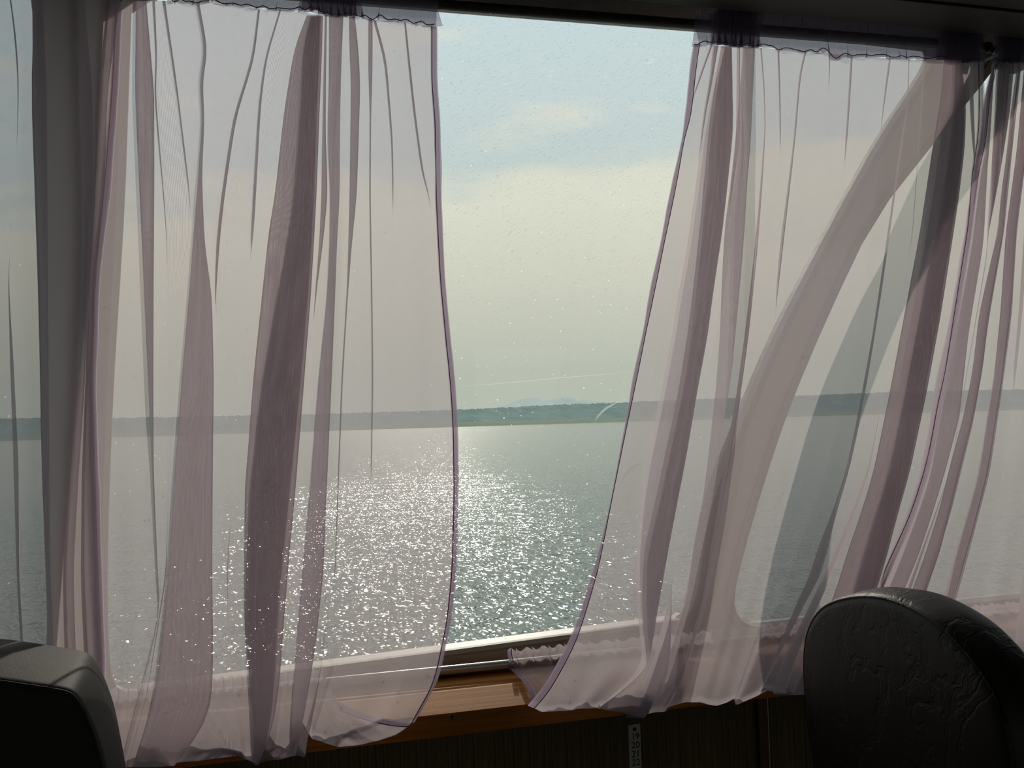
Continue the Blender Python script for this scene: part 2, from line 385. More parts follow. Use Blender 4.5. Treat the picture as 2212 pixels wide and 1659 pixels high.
# wooden ledge under the windows: shaded back face, sunlit slope, dark front face
zf = at_y(1000, 1588, -.052).z
LF = -.165
lp = lambda y, py: (y, at_y(1000, py, y).z)
zf = lp(LF, 1586)[1]
led = [(WY, zl0+.003), (WY-.008, zl0+.002), lp(WY-.010, 1456), lp(-.100, 1489), lp(-.160, 1533), lp(LF, 1537), (LF, zf), (WY, zf)]
ledge = link('trim_1', sweep_x(led, -2.3, 3.2), 'ledge_wood', kind='structure')
# white sill rail along the bottom of the middle window, a lit bead above a shaded face
xr0, xr1, xrr = at_y(300, 1490, .012).x, at_y(1470, 1345, .012).x, at_y(963, 1404, .012).x
rp = lambda y, py: (y, at_y(963, py, y).z)
rail = [(WY-.002, rp(.020, 1403)[1]-.002), rp(.020, 1402), rp(.013, 1406), rp(.011, 1416), rp(.016, 1421), rp(.022, 1440), rp(.020, 1452), (WY-.002, rp(.020, 1452)[1])]
rme = sweep_x(rail, xr0, xr1)
for vt in rme.vertices: vt.co.z += .036*(vt.co.x-xrr)
link('trim_5', rme, 'paint_frame', kind='structure')
def screw(p, nrm_y, r, parent, mtl='steel'):
    vv = []; ff = []; sg = 14
    for (rr, d) in ((r, 0), (r*.96, .0012), (r*.55, .0022)):
        for k in range(sg):
            a = 2*math.pi*k/sg; vv.append((p.x+rr*math.cos(a), p.y-d, p.z+rr*math.sin(a)))
    for q in range(2):
        for k in range(sg): ff.append((q*sg+k, q*sg+(k+1) % sg, (q+1)*sg+(k+1) % sg, (q+1)*sg+k))
    ff.append(tuple(range(2*sg, 3*sg)))
    o = link('screw', fixn(mesh(vv, ff)), mtl, parent)
    for a in (0, 1):
        dx, dz = (r*.62, r*.14) if a else (r*.14, r*.62)
        s = link('slot', box_me((p.x-dx, p.y-.0028, p.z-dz), (p.x+dx, p.y-.0018, p.z+dz)), 'ink', o)
    return o
screw(at_y(976, 1548, LF), -1, .006, ledge, 'ledge_wood')
for xx in (-.95, .75, 1.5): screw(Vector((xx, LF, at_y(976, 1548, LF).z)), -1, .006, ledge, 'ledge_wood')

# plank panelling below the ledge
pan = link('wall_lower', box_me((-2.3, .0015, -.2), (3.2, WY+.03, zf)), 'rubber', kind='structure')
x = -1.6; rng = random.Random(11); PL = {}
while x < 2.4:
    w = rng.choice((.012, .016, .022, .026, .034))
    if w not in PL:
        PL[w] = mesh([(0, .002, .02), (0, .0008, .02), (.0012, -.0008, .02), (w-.0012, -.0008, .02), (w, .0008, .02), (w, .002, .02)] + [(0, .002, zf-.0005), (0, .0008, zf-.0005), (.0012, -.0008, zf-.0005), (w-.0012, -.0008, zf-.0005), (w, .0008, zf-.0005), (w, .002, zf-.0005)],
                     [(i, i+1, i+7, i+6) for i in range(5)] + [(0, 1, 2, 3, 4, 5), (6, 7, 8, 9, 10, 11)]); fixn(PL[w])
    po = link('plank', PL[w], 'plank_wood', pan); po.location.x = x
    x += w
# brown upright strip with a pale edge beside the seat
p0, p1 = at_y(1632, 1500, -.006), at_y(1652, 1500, -.006)
st = link('trim_2', box_me((p0.x, -.014, .02), (p1.x, -.0015, zf-.0006), .001), 'brown_trim', kind='structure')
link('edge_strip', box_me((p1.x, -.013, .02), (p1.x+.0016, -.0015, zf-.0006)), 'plate', st)

# numbered plate
pl0 = at_y(1356, 1566, -.002); pw = .0215
plate = empty('seat_number_plate', (pl0.x+pw/2, -.003, pl0.z-.075), 'small grey plate numbered 19 20 21 22 screwed to the panelling', 'sign')
under(link('backing', box_me((pl0.x, -.0042, pl0.z-.1), (pl0.x+pw, -.0018, pl0.z), .0005), 'plate'), plate)
def text_me(t, size):
    fc = bpy.data.curves.new('t', 'FONT'); fc.body = t; fc.size = size; fc.align_x = 'CENTER'; fc.align_y = 'CENTER'; fc.extrude = .0002
    fo = bpy.data.objects.new('t', fc); COL.objects.link(fo); bpy.context.view_layer.update()
    me = bpy.data.meshes.new_from_object(fo.evaluated_get(bpy.context.evaluated_depsgraph_get())); bpy.data.objects.remove(fo)
    for vt in me.vertices: vt.co = Vector((vt.co.x, -vt.co.z, vt.co.y))
    return me
for i, t in enumerate(('19', '20', '21', '22')):
    q = at_y((1373, 1378, 1380, 1383)[i], (1591, 1609, 1628, 1646)[i], -.0042)
    me = text_me(t, .0155)
    for vt in me.vertices: vt.co += Vector((pl0.x + pw/2 + .001, -.0045, q.z))
    under(link('number', me, 'ink'), plate)
s = screw(Vector((pl0.x+pw/2, -.0042, pl0.z-.0075)), -1, .0032, None, 'ink'); under(s, plate)

# ceiling: pelmet board hanging in front of the curtain tops, then the cabin ceiling
ce = at_y(1555, 20, -.095)
link('ceiling', box_me((-2.3, -4.2, ce.z+.004), (3.2, -.20, ce.z+.10)), 'dark_ceiling', kind='structure')
link('trim_3', box_me((-2.3, -.1965, ce.z), (3.2, -.095, ce.z+.10), .002), 'dark_ceiling', kind='structure')
link('trim_4', box_me((-2.3, -.095, ce.z+.075), (3.2, WY, ce.z+.10)), 'dark_ceiling', kind='structure')
link('floor', box_me((-2.3, -4.2, -.05), (3.2, WY+.03, 0)), 'floor', kind='structure')
link('wall_left', box_me((-2.36, -4.2, -.05), (-2.3, WY+.03, 2.3)), 'cabin_wall', kind='structure')
link('wall_right', box_me((3.2, -4.2, -.05), (3.26, WY+.03, 2.3)), 'cabin_wall', kind='structure')
# the cabin's other side: unseen wall behind the camera, window openings added and sized for fill light
wb = link('wall_back', box_me((-2.3, -4.26, 0), (3.2, -4.2, .85)), 'cabin_wall', kind='structure')
link('lintel', box_me((-2.3, -4.26, 1.65), (3.2, -4.2, ce.z+.1)), 'cabin_wall', wb)
for x0, x1 in ((-2.3, -2.0), (-.55, -.05), (1.15, 1.65), (2.9, 3.2)):
    link('post', box_me((x0, -4.26, .85), (x1, -4.2, 1.65)), 'cabin_wall', wb)

# ------------------------------------------------------------------ rods
RODY = -.045
ra, rb = at_y(1220, 26, RODY), at_y(2000, 93, RODY)
ra, rb = at_y(945, 9, RODY), at_y(2000, 92, RODY)
rodz = lambda x: ra.z + (x-ra.x)*(rb.z-ra.z)/(rb.x-ra.x)
rz = rodz(at_y(1500, 52, RODY).x)
upper = empty('curtain_rod', ((at_y(1500, 50, RODY).x), RODY, rz), 'dark upper curtain rod running along the top of the middle window', 'curtain rod')
xA, xB = at_y(-700, -100, RODY).x, at_y(2132, 100, RODY).x
under(link('tube', tube_me([(xA, RODY, rodz(xA)), (xB, RODY, rodz(xB))], .0085, 14), 'dark_metal', smooth=True), upper)
under(link('end_cap', tube_me([(xB-.002, RODY, rodz(xB)), (xB+.004, RODY, rodz(xB))], .0105, 14), 'dark_metal'), upper)
xC = at_y(2146, 100, RODY).x; rz = rodz(xC)
up2 = empty('curtain_rod', (xC+.1, RODY, rodz(xC)-.004), 'short dark upper curtain rod with open pipe end above the right hand seat', 'curtain rod')
under(link('tube', tube_me([(xC, RODY, rz-.004), (3.1, RODY, rz-.004)], .0072, 14, caps=False), 'dark_metal', smooth=True), up2)
under(link('end_ring', tube_me([(xC-.001, RODY+.0066*math.cos(a), rz-.004+.0066*math.sin(a)) for a in np.linspace(0, 2*math.pi, 17)], .0016, 6), 'steel'), up2)
for xx in (xC+.025, 1.6): under(link('bracket', box_me((xx, RODY-.004, rz-.002), (xx+.014, WY, rz+.016), .001), 'dark_metal'), up2)
for xx in (xA+.03, -.35, xB-.05): under(link('bracket', box_me((xx, RODY-.004, rodz(xx)+.004), (xx+.012, WY, rodz(xx)+.014), .001), 'dark_metal'), upper)
LRY = -.040
lz = at_y(1026, 1440, LRY).z
lower = empty('curtain_rod', (at_y(1026, 1440, LRY).x, LRY, lz), 'shiny metal lower curtain rod lying along the window sill', 'curtain rod')
under(link('tube', tube_me([(-1.5, LRY, lz), (2.4, LRY, lz)], .0056, 16), 'chrome_rod', smooth=True), lower)
for xx in (-1.2, -.4, .62, 1.7): under(link('bracket', box_me((xx, LRY-.002, lz-.014), (xx+.008, WY-.004, lz-.004)), 'steel'), lower)

# ------------------------------------------------------------------ sheer curtains
NR = 90
def depth_front(t): return -(.062 + .028*t + .115*t**3)
class Crease:
    def __init__(s, pts, off=0.0, ws=None): s.pts = sorted(pts, key=lambda p: p[1]); s.off = off; s.ws = ws
def fold(rows, d=.012, inner=None):
    """triple layer pleat: rows = (y, left, right) in picture units; sheet runs to the right edge, back to the left, on again"""
    if not inner and max(r[2]-r[1] for r in rows) <= 13: rows = [(y, (a+b)/2-(b-a)*.6, (a+b)/2+(b-a)*.6) for y, a, b in rows]
    rows = [(y, (a+b)/2+3, (a+b)/2-3) if b-a <= 1.2 else (y, a, b) for y, a, b in rows]
    ws = [(r[0], r[2]-r[1]) for r in rows]
    Rr = Crease([(r[2], r[0]) for r in rows], d, ws); L = Crease([(r[1], r[0]) for r in rows], -d, ws)
    if not inner: return [Rr, L]
    wi = [(r[0], r[2]-r[1]) for r in inner]
    return [Rr, Crease([(r[1], r[0]) for r in rows], d*.33, ws), Crease([(r[2], r[0]) for r in inner], -d*.33, wi), Crease([(r[1], r[0]) for r in inner], -d, wi)]
def line(pts, off=0.0): return [Crease(pts, off)]
def smooth1(a, k=2):
    for _ in range(k):
        b = a.copy(); b[1:-1] = .25*a[:-2]+.5*a[1:-1]+.25*a[2:]; a = b
    return a
def crease_grid(c, dshift=0.0):
    ys = np.array([p[1] for p in c.pts], float); xs = np.array([p[0] for p in c.pts], float)
    y = ys[0] + (ys[-1]-ys[0])*np.linspace(0, 1, NR); x = smooth1(np.interp(y, ys, xs), 4)
    out = []
    for i, t in enumerate(np.linspace(0, 1, NR)):
        off = c.off
        if c.ws: off *= min(1.0, max(.0, np.interp(y[i], [q[0] for q in c.ws], [q[1] for q in c.ws]))/14.0)
        out.append(at_y(x[i], y[i], depth_front(t) - off - dshift*(min(1.0, t/.3) if dshift > 0 else 1.0)))
    return np.array([tuple(p) for p in out])
def sheet(name, creases, parent, rod=None, matn='sheer_lavender', dshift=0.0, seed=0, ruffle=.004, wave=.0025):
    rng = np.random.RandomState(seed)
    G = [crease_grid(c, dshift) for c in creases]
    cols = [G[0]]
    for a, b in zip(G, G[1:]):
        dist = np.linalg.norm(a-b, axis=1).mean(); k = int(np.clip(dist/.0045, 4, 34))
        for j in range(1, k+1):
            w = j/k; cols.append(a*(1-w)+b*w)
    A = np.array(cols)                                  # (columns, rows, 3)
    for _ in range(1):
        B = A.copy(); B[1:-1] = .2*A[:-2]+.6*A[1:-1]+.2*A[2:]; A = B
    mid = A[:, NR//2]; u = np.concatenate([[0], np.cumsum(np.linalg.norm(np.diff(mid, axis=0), axis=1))])
    tt = np.linspace(0, 1, NR)
    for ph, lam, am in [(rng.rand()*6, .11, 1.0), (rng.rand()*6, .047, .5)]:
        A[:, :, 1] += wave*am*np.sin(2*math.pi*u/lam+ph)[:, None]*(.35+.65*tt)[None, :]
    vl = np.concatenate([[0], np.cumsum(np.linalg.norm(np.diff(A, axis=1), axis=2).mean(axis=0))])
    rows = [A[:, i] for i in range(NR)]; vv = list(vl)
    if rod is not None:                                 # the slack turns up again behind and is gathered on the lower rod
        s_ = u/u[-1]; bot = A[:, -1]
        rx0, rx1 = at_y(rod[0], rod[2], LRY).x, at_y(rod[1], rod[3], LRY).x
        xr = rx0 + (rx1-rx0)*s_
        ph = 2*math.pi*u/.021
        P3 = np.stack([xr + .004*np.sin(ph*.5), np.full_like(xr, LRY-.008)+ruffle*np.sin(ph), np.full_like(xr, lz-.006)], 1)
        P1 = bot + np.array([0, .008, -.007]); P2_ = P3 + np.array([0, -.165, -.002])
        for w in np.linspace(0, 1, 27)[1:]:
            g = w**3
            q = bot*(1-w)**3 + 3*P1*w*(1-w)**2 + 3*P2_*w*w*(1-w) + P3*w**3
            q = q + np.stack([np.zeros_like(xr), .006*np.sin(2*math.pi*u/.06+1.3)*w, np.zeros_like(xr)], 1)
            rows.append(q); vv.append(vv[-1] + .006)
        for dz, dy in ((.010, -.001), (.016, .006), (.026, .007+.0)):
            q = P3.copy(); q[:, 2] += dz + .0022*np.sin(ph*1.0+.5)*(dz/.026); q[:, 1] += dy
            rows.append(q); vv.append(vv[-1]+.008)
    V = np.array(rows); nr, nc = V.shape[0], V.shape[1]
    idx = np.arange(nr*nc).reshape(nr, nc)
    f = np.stack([idx[:-1, :-1], idx[:-1, 1:], idx[1:, 1:], idx[1:, :-1]], -1).reshape(-1, 4)
    me = mesh(V.reshape(-1, 3), f.tolist())
    uvl = me.uv_layers.new(name='cloth'); uvs = np.zeros((len(me.loops), 2)); vi = np.zeros(len(me.loops), int)
    me.loops.foreach_get('vertex_index', vi)
    uvs[:, 0] = u[vi % nc]; uvs[:, 1] = np.array(vv)[vi // nc]
    uvl.data.foreach_set('uv', uvs.ravel())
    o = under(link(name, me, matn, smooth=True), parent)
    return o, V
def strip(name, cols, parent, matn, shift):
    """ribbon over neighbouring columns of a sheet, lifted off it"""
    V = np.array(cols); V = V + np.array(shift)
    k, nr = V.shape[0], V.shape[1]
    idx = np.arange(k*nr).reshape(k, nr)
    f = np.stack([idx[:-1, :-1], idx[1:, :-1], idx[1:, 1:], idx[:-1, 1:]], -1).reshape(-1, 4)
    me = mesh(V.reshape(-1, 3), f.tolist())
    uvl = me.uv_layers.new(name='cloth')
    for lp in me.loops: uvl.data[lp.index].uv = (V.reshape(-1, 3)[lp.vertex_index][0], V.reshape(-1, 3)[lp.vertex_index][2])
    return under(link(name, me, matn, smooth=True), parent)
def side_hem(V, parent, left, width=.0105, layers=2):
    """turned and stitched hem along one side of a sheet"""
    nr = V.shape[0]; e = V[:, 0] if left else V[:, -1]
    q = V[:, 3] if left else V[:, -4]
    d = q-e; d = d/np.maximum(np.linalg.norm(d, axis=1), 1e-6)[:, None]
    rng = np.random.RandomState(nr+int(left)); wig = smooth1(rng.randn(nr), 3)*.0012
    a = e - d*(.0012+np.abs(wig)[:, None]); cols = [a + d*(width*w) for w in (0, .33, .66, 1.0)]
    strip('side_hem', cols, parent, 'sheer_hem', (0, -.0012, 0))
    if layers > 1: strip('side_hem', cols, parent, 'sheer_hem', (0, .0012, 0))
    tp = [tuple(p + np.array((0, -.0024, 0))) for p in (e + d*(width*.74))]
    under(link('stitching', tube_me(tp, .00065, 5), 'thread', smooth=True), parent)
def header(parent, pts, top, rows_px, seed, dens=.010, bunch=()):
    """gathered rod pocket with its standing ruffle: two wavy double layers round the rod, stitched below"""
    rng = np.random.RandomState(seed)
    xs = np.array([p[0] for p in pts], float); yb = np.array([p[1] for p in pts], float); yt = np.array([t for t in top], float)
    N = int((xs[-1]-xs[0])/2.2); px = np.linspace(xs[0], xs[-1], N)
    bl = np.interp(px, xs, yb) + smooth1(rng.randn(N), 12)*9; tl = np.interp(px, xs, yt) + smooth1(rng.randn(N), 6)*10
    per = 30 + 14*smooth1(rng.rand(N), 40)*2
    phase = np.cumsum(2*math.pi*2.2/per)
    def lay(y0, ph, fold_, xr=None, ext=0.0):
        vv = []; m_ = 9
        for i in range(N):
            if xr and not (xr[0] <= px[i] <= xr[1]): continue
            for j in range(m_):
                w = j/(m_-1); yy = tl[i] + (bl[i]-tl[i])*w
                a = phase[i] + ph + 1.1*w*math.sin(phase[i]*.13+seed)
                k_ = fold_*(.45+1.1*abs(w-.5))
                y = y0 + .0035*math.sin(a+1.2)*(.4+abs(w-.5))
                vv.append(at_y(px[i] + k_*math.sin(a) + 9*(w-.5)*math.sin(phase[i]*.21+ph), yy + ext*w, y))
        nn_ = len(vv)//m_
        ff = [(i*m_+j, i*m_+m_+j, i*m_+m_+j+1, i*m_+j+1) for i in range(nn_-1) for j in range(m_-1)]
        me = mesh(vv, ff); uvl = me.uv_layers.new(name='cloth')
        for lp in me.loops: uvl.data[lp.index].uv = (vv[lp.vertex_index].x*2.2, vv[lp.vertex_index].z)
        return under(link('header', me, 'sheer_gathered', smooth=True), parent)
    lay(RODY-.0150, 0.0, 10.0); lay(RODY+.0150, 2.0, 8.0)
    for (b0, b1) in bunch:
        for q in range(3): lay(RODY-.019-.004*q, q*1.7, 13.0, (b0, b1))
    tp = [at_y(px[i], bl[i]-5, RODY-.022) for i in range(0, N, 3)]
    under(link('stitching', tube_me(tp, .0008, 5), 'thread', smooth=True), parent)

# --- left curtain, in front of the left window and the pillar
D = empty('sheer_curtain', at_y(60, 1600, -.08), 'sheer lavender curtain at the far left, falling behind the left seat', 'curtain', 'sheer lavender window curtains')
cr = line([(-340,-40),(-330,800),(-320,1640)])
cr += line([(-150,-40),(-130,800),(-130,1650)])
cr += fold([(-40,12,20),(0,20,26),(90,30,38),(180,37,42),(300,36,38),(420,29,30),(600,16,19),(760,18,30),(1000,26,42),(1240,33,43),(1470,45,57),(1650,60,72)], .008)
cr += fold([(-40,66,92),(0,67,95),(200,68,104),(600,84,106),(1020,89,109),(1240,97,110),(1480,105,122),(1650,115,132)], .012)
cr += fold([(-40,163,182),(0,165,185),(200,167,203),(420,175,203),(600,175,193),(820,165,186),(1020,151,172),(1240,140,160),(1440,145,166),(1560,165,188),(1655,188,215)], .012)
cr += fold([(-40,240,266),(0,235,262),(200,216,234),(420,203,227),(600,193,208),(820,189,201),(1020,180,208),(1240,178,215),(1440,188,224),(1560,205,222),(1655,226,236)], .012)
cr += line([(276,-40),(264,0),(254,200),(236,420),(214,600),(206,820),(212,1020),(219,1240),(227,1440),(225,1540),(240,1655)], -.004)
o, V = sheet('panel', cr, D, (-330, 215, 1610, 1520), seed=1)
side_hem(V[:NR], D, False)
side_hem(V[:NR], D, True)
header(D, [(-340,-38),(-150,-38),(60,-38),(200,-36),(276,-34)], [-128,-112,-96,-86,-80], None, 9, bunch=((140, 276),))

# --- curtain left of the gap
A_ = empty('sheer_curtain', at_y(600, 1650, -.13), 'wide sheer lavender curtain with broad dark pleats left of the gap', 'curtain', 'sheer lavender window curtains')
cr = line([(250,-5),(238,200),(218,420),(196,640),(186,820),(184,1000),(196,1240),(206,1440),(206,1540),(232,1657)])
cr += fold([(-2,290,318),(200,287,337),(400,296,337),(600,306,335),(820,317,334),(1020,327,334),(1240,338,342),(1330,344,346),(1500,300,302),(1656,258,261)], .011)
cr += fold([(2,328,336),(130,336,341),(200,332,337),(330,343,347),(420,352,355),(520,360,361),(800,362,362),(1240,358,358),(1500,315,315),(1656,272,272)], .006)
cr += fold([(2,350,358),(177,377,383),(354,400,404),(420,408,411),(520,414,414.5),(800,380,380),(1240,360,360),(1500,320,320),(1656,276,276)], .006)
cr += fold([(4,423,431),(121,444,452),(162,428,437),(253,436,443),(380,427,437),(525,415,443),(640,406,460),(820,390,465),(1020,374,463),(1240,361,462),(1330,351,464),(1440,338,465),(1518,325,462),(1560,312,450),(1600,300,425),(1656,281,381)], .016)
cr += fold([(20,556,563),(127,543,551),(253,502,511),(420,477,486),(520,466,475),(640,463,467),(700,468,468.5),(1000,470,470),(1440,470,470),(1560,462,462),(1645,420,420)], .007)
cr += fold([(20,603,609),(127,570,577),(228,557,565),(420,546,555),(520,541,548),(570,540,540.5),(900,505,505),(1240,490,490),(1500,488,488),(1638,470,470)], .007)
cr += line([(24,632),][::-1] and [(632,24),(625,100),(590,240),(560,500),(525,820),(500,1100),(488,1240),(500,1480),(510,1560),(520,1632)], .0)
cr += fold([(33,662,699),(101,634,698),(240,611,693),(420,591,687),(500,577,683),(640,562,675),(820,543,661),(972,532,649),(1048,525,643),(1240,524,625),(1329,524,618),(1480,537,606),(1560,545,594),(1600,548,582),(1652,552,560)], .018,
           [(33,672,695),(101,655,694),(240,648,688),(420,634,683),(500,622,679),(640,597,670),(820,565,655),(972,548,640),(1048,540,632),(1240,534,612),(1329,533,606),(1480,545,597),(1560,550,585),(1600,553,576),(1652,555,559)])
cr += fold([(33,700,707),(200,696,705),(300,694,705),(420,692,710),(520,688,700),(640,678,684),(760,672,673),(1000,655,655),(1240,636,636),(1480,615,615),(1600,598,598),(1640,592,592)], .006)
cr += fold([(35,709,744),(150,709,739),(300,706,736),(420,712,736),(520,711,730),(640,705,726),(820,686,719),(1050,668,709),(1240,650,702),(1400,638,684),(1500,630,668),(1560,628,656),(1632,633,640)], .014)
cr += line([(748,36),(746,200),(742,420),(735,640),(726,820),(716,1050),(708,1240),(696,1400),(684,1500),(668,1580),(660,1636)], .004)
cr += fold([(36,752,768),(100,752,776),(180,756,781),(420,753,773),(520,751,762),(640,747,752),(820,736,741),(1050,728,732),(1240,722,725),(1330,712,712.5),(1450,696,696),(1530,676,676),(1574,662,662)], .010)
cr += fold([(40,796,806),(150,795,806),(250,798,803),(420,797,802),(640,801,806),(820,803,808),(1000,801,805),(1100,799,799.5),(1300,770,770),(1500,712,712),(1598,678,678)], .007)
cr += fold([(44,805,812),(127,829,836),(304,844,850),(420,847,851),(500,848,848.5),(800,850,850),(1200,840,840),(1450,790,790),(1613,735,735)], .006)
cr += fold([(48,872,878),(165,883,890),(253,893,900),(380,911,917),(430,930,932),(500,932,932),(900,935,935),(1240,925,925),(1450,880,880),(1602,812,812)], .006)
cr += line([(912,54),(920,200),(935,420),(955,700),(966,900),(966,1100),(958,1240),(940,1400),(905,1500),(858,1587)])
cr += line([(943,58),(943,101),(943,190),(950,253),(952,420),(960,600),(973,740),(982,820),(988,916),(990,1060),(985,1240),(974,1340),(955,1430),(948,1470),(930,1500),(896,1560)])
o, V = sheet('panel', cr, A_, (225, 700, 1530, 1474), seed=2)
side_hem(V, A_, False, .0105)
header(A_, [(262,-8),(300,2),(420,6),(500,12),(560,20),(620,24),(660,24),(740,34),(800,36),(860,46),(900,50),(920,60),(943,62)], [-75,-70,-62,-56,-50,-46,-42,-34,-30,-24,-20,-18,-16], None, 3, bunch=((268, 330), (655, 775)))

# --- curtain right of the gap
B_ = empty('sheer_curtain', at_y(1400, 1540, -.13), 'sheer lavender curtain right of the gap, swept left into a bulging hem', 'curtain', 'sheer lavender window curtains')
hemB = [(1500,95),(1489,171),(1484,228),(1475,294),(1453,394),(1441,450),(1429,519),(1417,572),(1402,638),(1393,700),(1377,772),(1366,820),(1357,882),(1345,942),(1320,1076),(1297,1178),(1279,1240),(1260,1303),(1236,1375),(1194,1455),(1160,1508),(1142,1524)]
cr = line(hemB)
cr += fold([(97,1533,1541),(150,1514,1521),(209,1494,1500),(232,1490,1490.5),(400,1458,1458),(800,1378,1378),(1240,1290,1290),(1400,1244,1244),(1536,1172,1172)], .006)
cr += fold([(99,1540,1552),(190,1529,1538),(247,1518,1525),(313,1511,1516),(380,1502,1503),(700,1432,1432),(1000,1365,1365),(1240,1315,1315),(1420,1260,1260),(1534,1218,1218)], .006)
cr += fold([(100,1556,1582),(190,1540,1584),(280,1527,1586),(391,1517,1575),(500,1507,1563),(585,1498,1550),(646,1491,1541),(720,1482,1532),(850,1461,1508),(1000,1429,1483),(1080,1412,1467),(1192,1386,1446),(1260,1384,1434),(1331,1385,1421),(1445,1397,1403),(1528,1292,1294)], .014)
cr += line([(1580,100),(1583,280),(1571,391),(1559,500),(1546,585),(1537,646),(1527,720),(1503,850),(1477,1000),(1460,1080),(1438,1192),(1414,1331),(1401,1445),(1298,1528)], -.020) if False else []
cr += line([(1580,101),(1582,280),(1570,391),(1558,500),(1528,720),(1504,850),(1479,1000),(1441,1192),(1416,1331),(1402,1445),(1300,1529)], -.013)
o, V = sheet('panel', cr, B_, (1098, 1250, 1432, 1414), seed=3)
side_hem(V, B_, True, .0105)
VB = V
cr = line([(1560,100),(1535,190),(1518,280),(1503,399),(1487,511),(1477,572),(1464,638),(1452,720),(1427,850),(1396,1000),(1384,1080),(1374,1192),(1374,1300),(1390,1440),(1290,1529)], -.004)
cr += fold([(101,1590,1600),(313,1588,1599),(391,1578,1586),(445,1574,1579),(520,1570,1571),(800,1530,1530),(1080,1490,1490),(1230,1455,1456),(1300,1441,1452),(1380,1420,1452),(1450,1400,1447),(1510,1366,1430),(1550,1347,1396)], .010)
cr += fold([(101,1602,1634),(200,1600,1629),(313,1598,1624),(386,1590,1617),(445,1583,1614),(500,1580,1611),(585,1578,1604),(720,1576,1591),(800,1572,1583),(860,1569,1574),(921,1562,1563),(1080,1537,1537),(1300,1491,1491),(1450,1450,1450),(1538,1415,1415)], .010)
o, V = sheet('panel', cr, B_, (1240, 1420, 1414, 1396), seed=4, dshift=-.012)
cr = line([(1606,101),(1598,200),(1588,313),(1576,420),(1567,479),(1560,600),(1556,720),(1546,850),(1529,1000),(1519,1080),(1498,1192),(1484,1293),(1440,1440),(1402,1542)], -.006)
cr += fold([(104,1640,1646),(200,1648,1653),(280,1650,1654),(340,1645,1651),(440,1637,1645),(545,1627,1637),(720,1606,1619),(850,1588,1601),(1000,1562,1576),(1080,1550,1562),(1293,1516,1526),(1420,1478,1492),(1500,1440,1460),(1536,1414,1436)], .009)
cr += fold([(106,1678,1684),(190,1681,1686),(304,1684,1688),(360,1684,1684.5),(700,1660,1660),(1000,1610,1610),(1240,1560,1560),(1420,1510,1510),(1516,1480,1480)], .006)
cr += fold([(112,1737,1744),(158,1726,1732),(304,1714,1720),(400,1702,1709),(500,1689,1697),(572,1681,1689),(650,1676,1680),(700,1676,1676.5),(1000,1640,1640),(1240,1590,1590),(1420,1545,1545),(1518,1510,1510)], .007)
cr += fold([(116,1790,1794),(180,1789,1792),(230,1788,1788.5),(700,1735,1735),(1000,1690,1690),(1240,1630,1630),(1430,1570,1570),(1524,1545,1545)], .005)
cr += fold([(122,1836,1843),(205,1832,1838),(308,1825,1831),(390,1822,1823),(700,1790,1790),(1000,1735,1735),(1240,1670,1670),(1430,1610,1610),(1510,1585,1585)], .006)
cr += fold([(126,1920,1926),(205,1909,1915),(270,1903,1905),(350,1898,1898),(700,1850,1850),(1000,1790,1790),(1240,1705,1705),(1400,1640,1640),(1522,1592,1592)], .006)
cr += fold([(128,1962,1965),(224,1959,1963),(300,1946,1952),(439,1925,1932),(604,1901,1909),(720,1884,1891),(807,1868,1877),(926,1846,1855),(1020,1825,1834),(1107,1796,1808),(1185,1764,1790),(1242,1748,1776),(1300,1720,1742),(1460,1655,1662),(1488,1640,1646)], .010)
cr += fold([(130,1996,2000),(300,1985,1988),(500,1972,1974),(800,1925,1926),(900,1900,1902),(1020,1872,1882),(1100,1842,1856),(1200,1799,1818),(1280,1762,1785),(1380,1712,1742),(1460,1672,1712),(1500,1668,1704)], .010)
cr += fold([(130,2036,2078),(225,2029,2089),(320,2012,2086),(420,1997,2074),(500,1985,2062),(680,1951,2034),(850,1919,2003),(1020,1884,1967),(1100,1860,1944),(1200,1825,1918),(1275,1803,1896),(1380,1760,1850),(1500,1712,1800)], .016,
           [(130,2044,2074),(225,2042,2085),(320,2026,2082),(420,2012,2070),(500,2000,2058),(680,1966,2030),(850,1934,1999),(1020,1898,1963),(1200,1840,1913),(1275,1820,1890),(1500,1730,1795)])
cr += fold([(130,2088,2104),(190,2091,2105),(300,2098,2109),(350,2105,2109),(380,2106,2106.5),(680,2056,2056),(1000,1990,1990),(1275,1900,1900),(1500,1812,1812)], .008)
cr += line([(2122,130),(2124,219),(2122,298),(2110,365),(2100,484),(2069,680),(2050,800),(2032,880),(2018,960),(2004,1020),(1975,1110),(1935,1200),(1902,1275),(1860,1360),(1820,1500)])
o, V = sheet('panel', cr, B_, (1380, 2060, 1400, 1330), seed=5, dshift=.045)
side_hem(V, B_, False, .012, 1)
header(B_, [(1500,97),(1550,97),(1600,98),(1650,102),(1700,110),(1760,116),(1820,122),(1880,124),(1940,127),(2000,131),(2060,133),(2122,134)], [32,18,14,24,28,32,36,42,46,50,54,60], None, 5, bunch=((1538, 1640), (2030, 2115)))

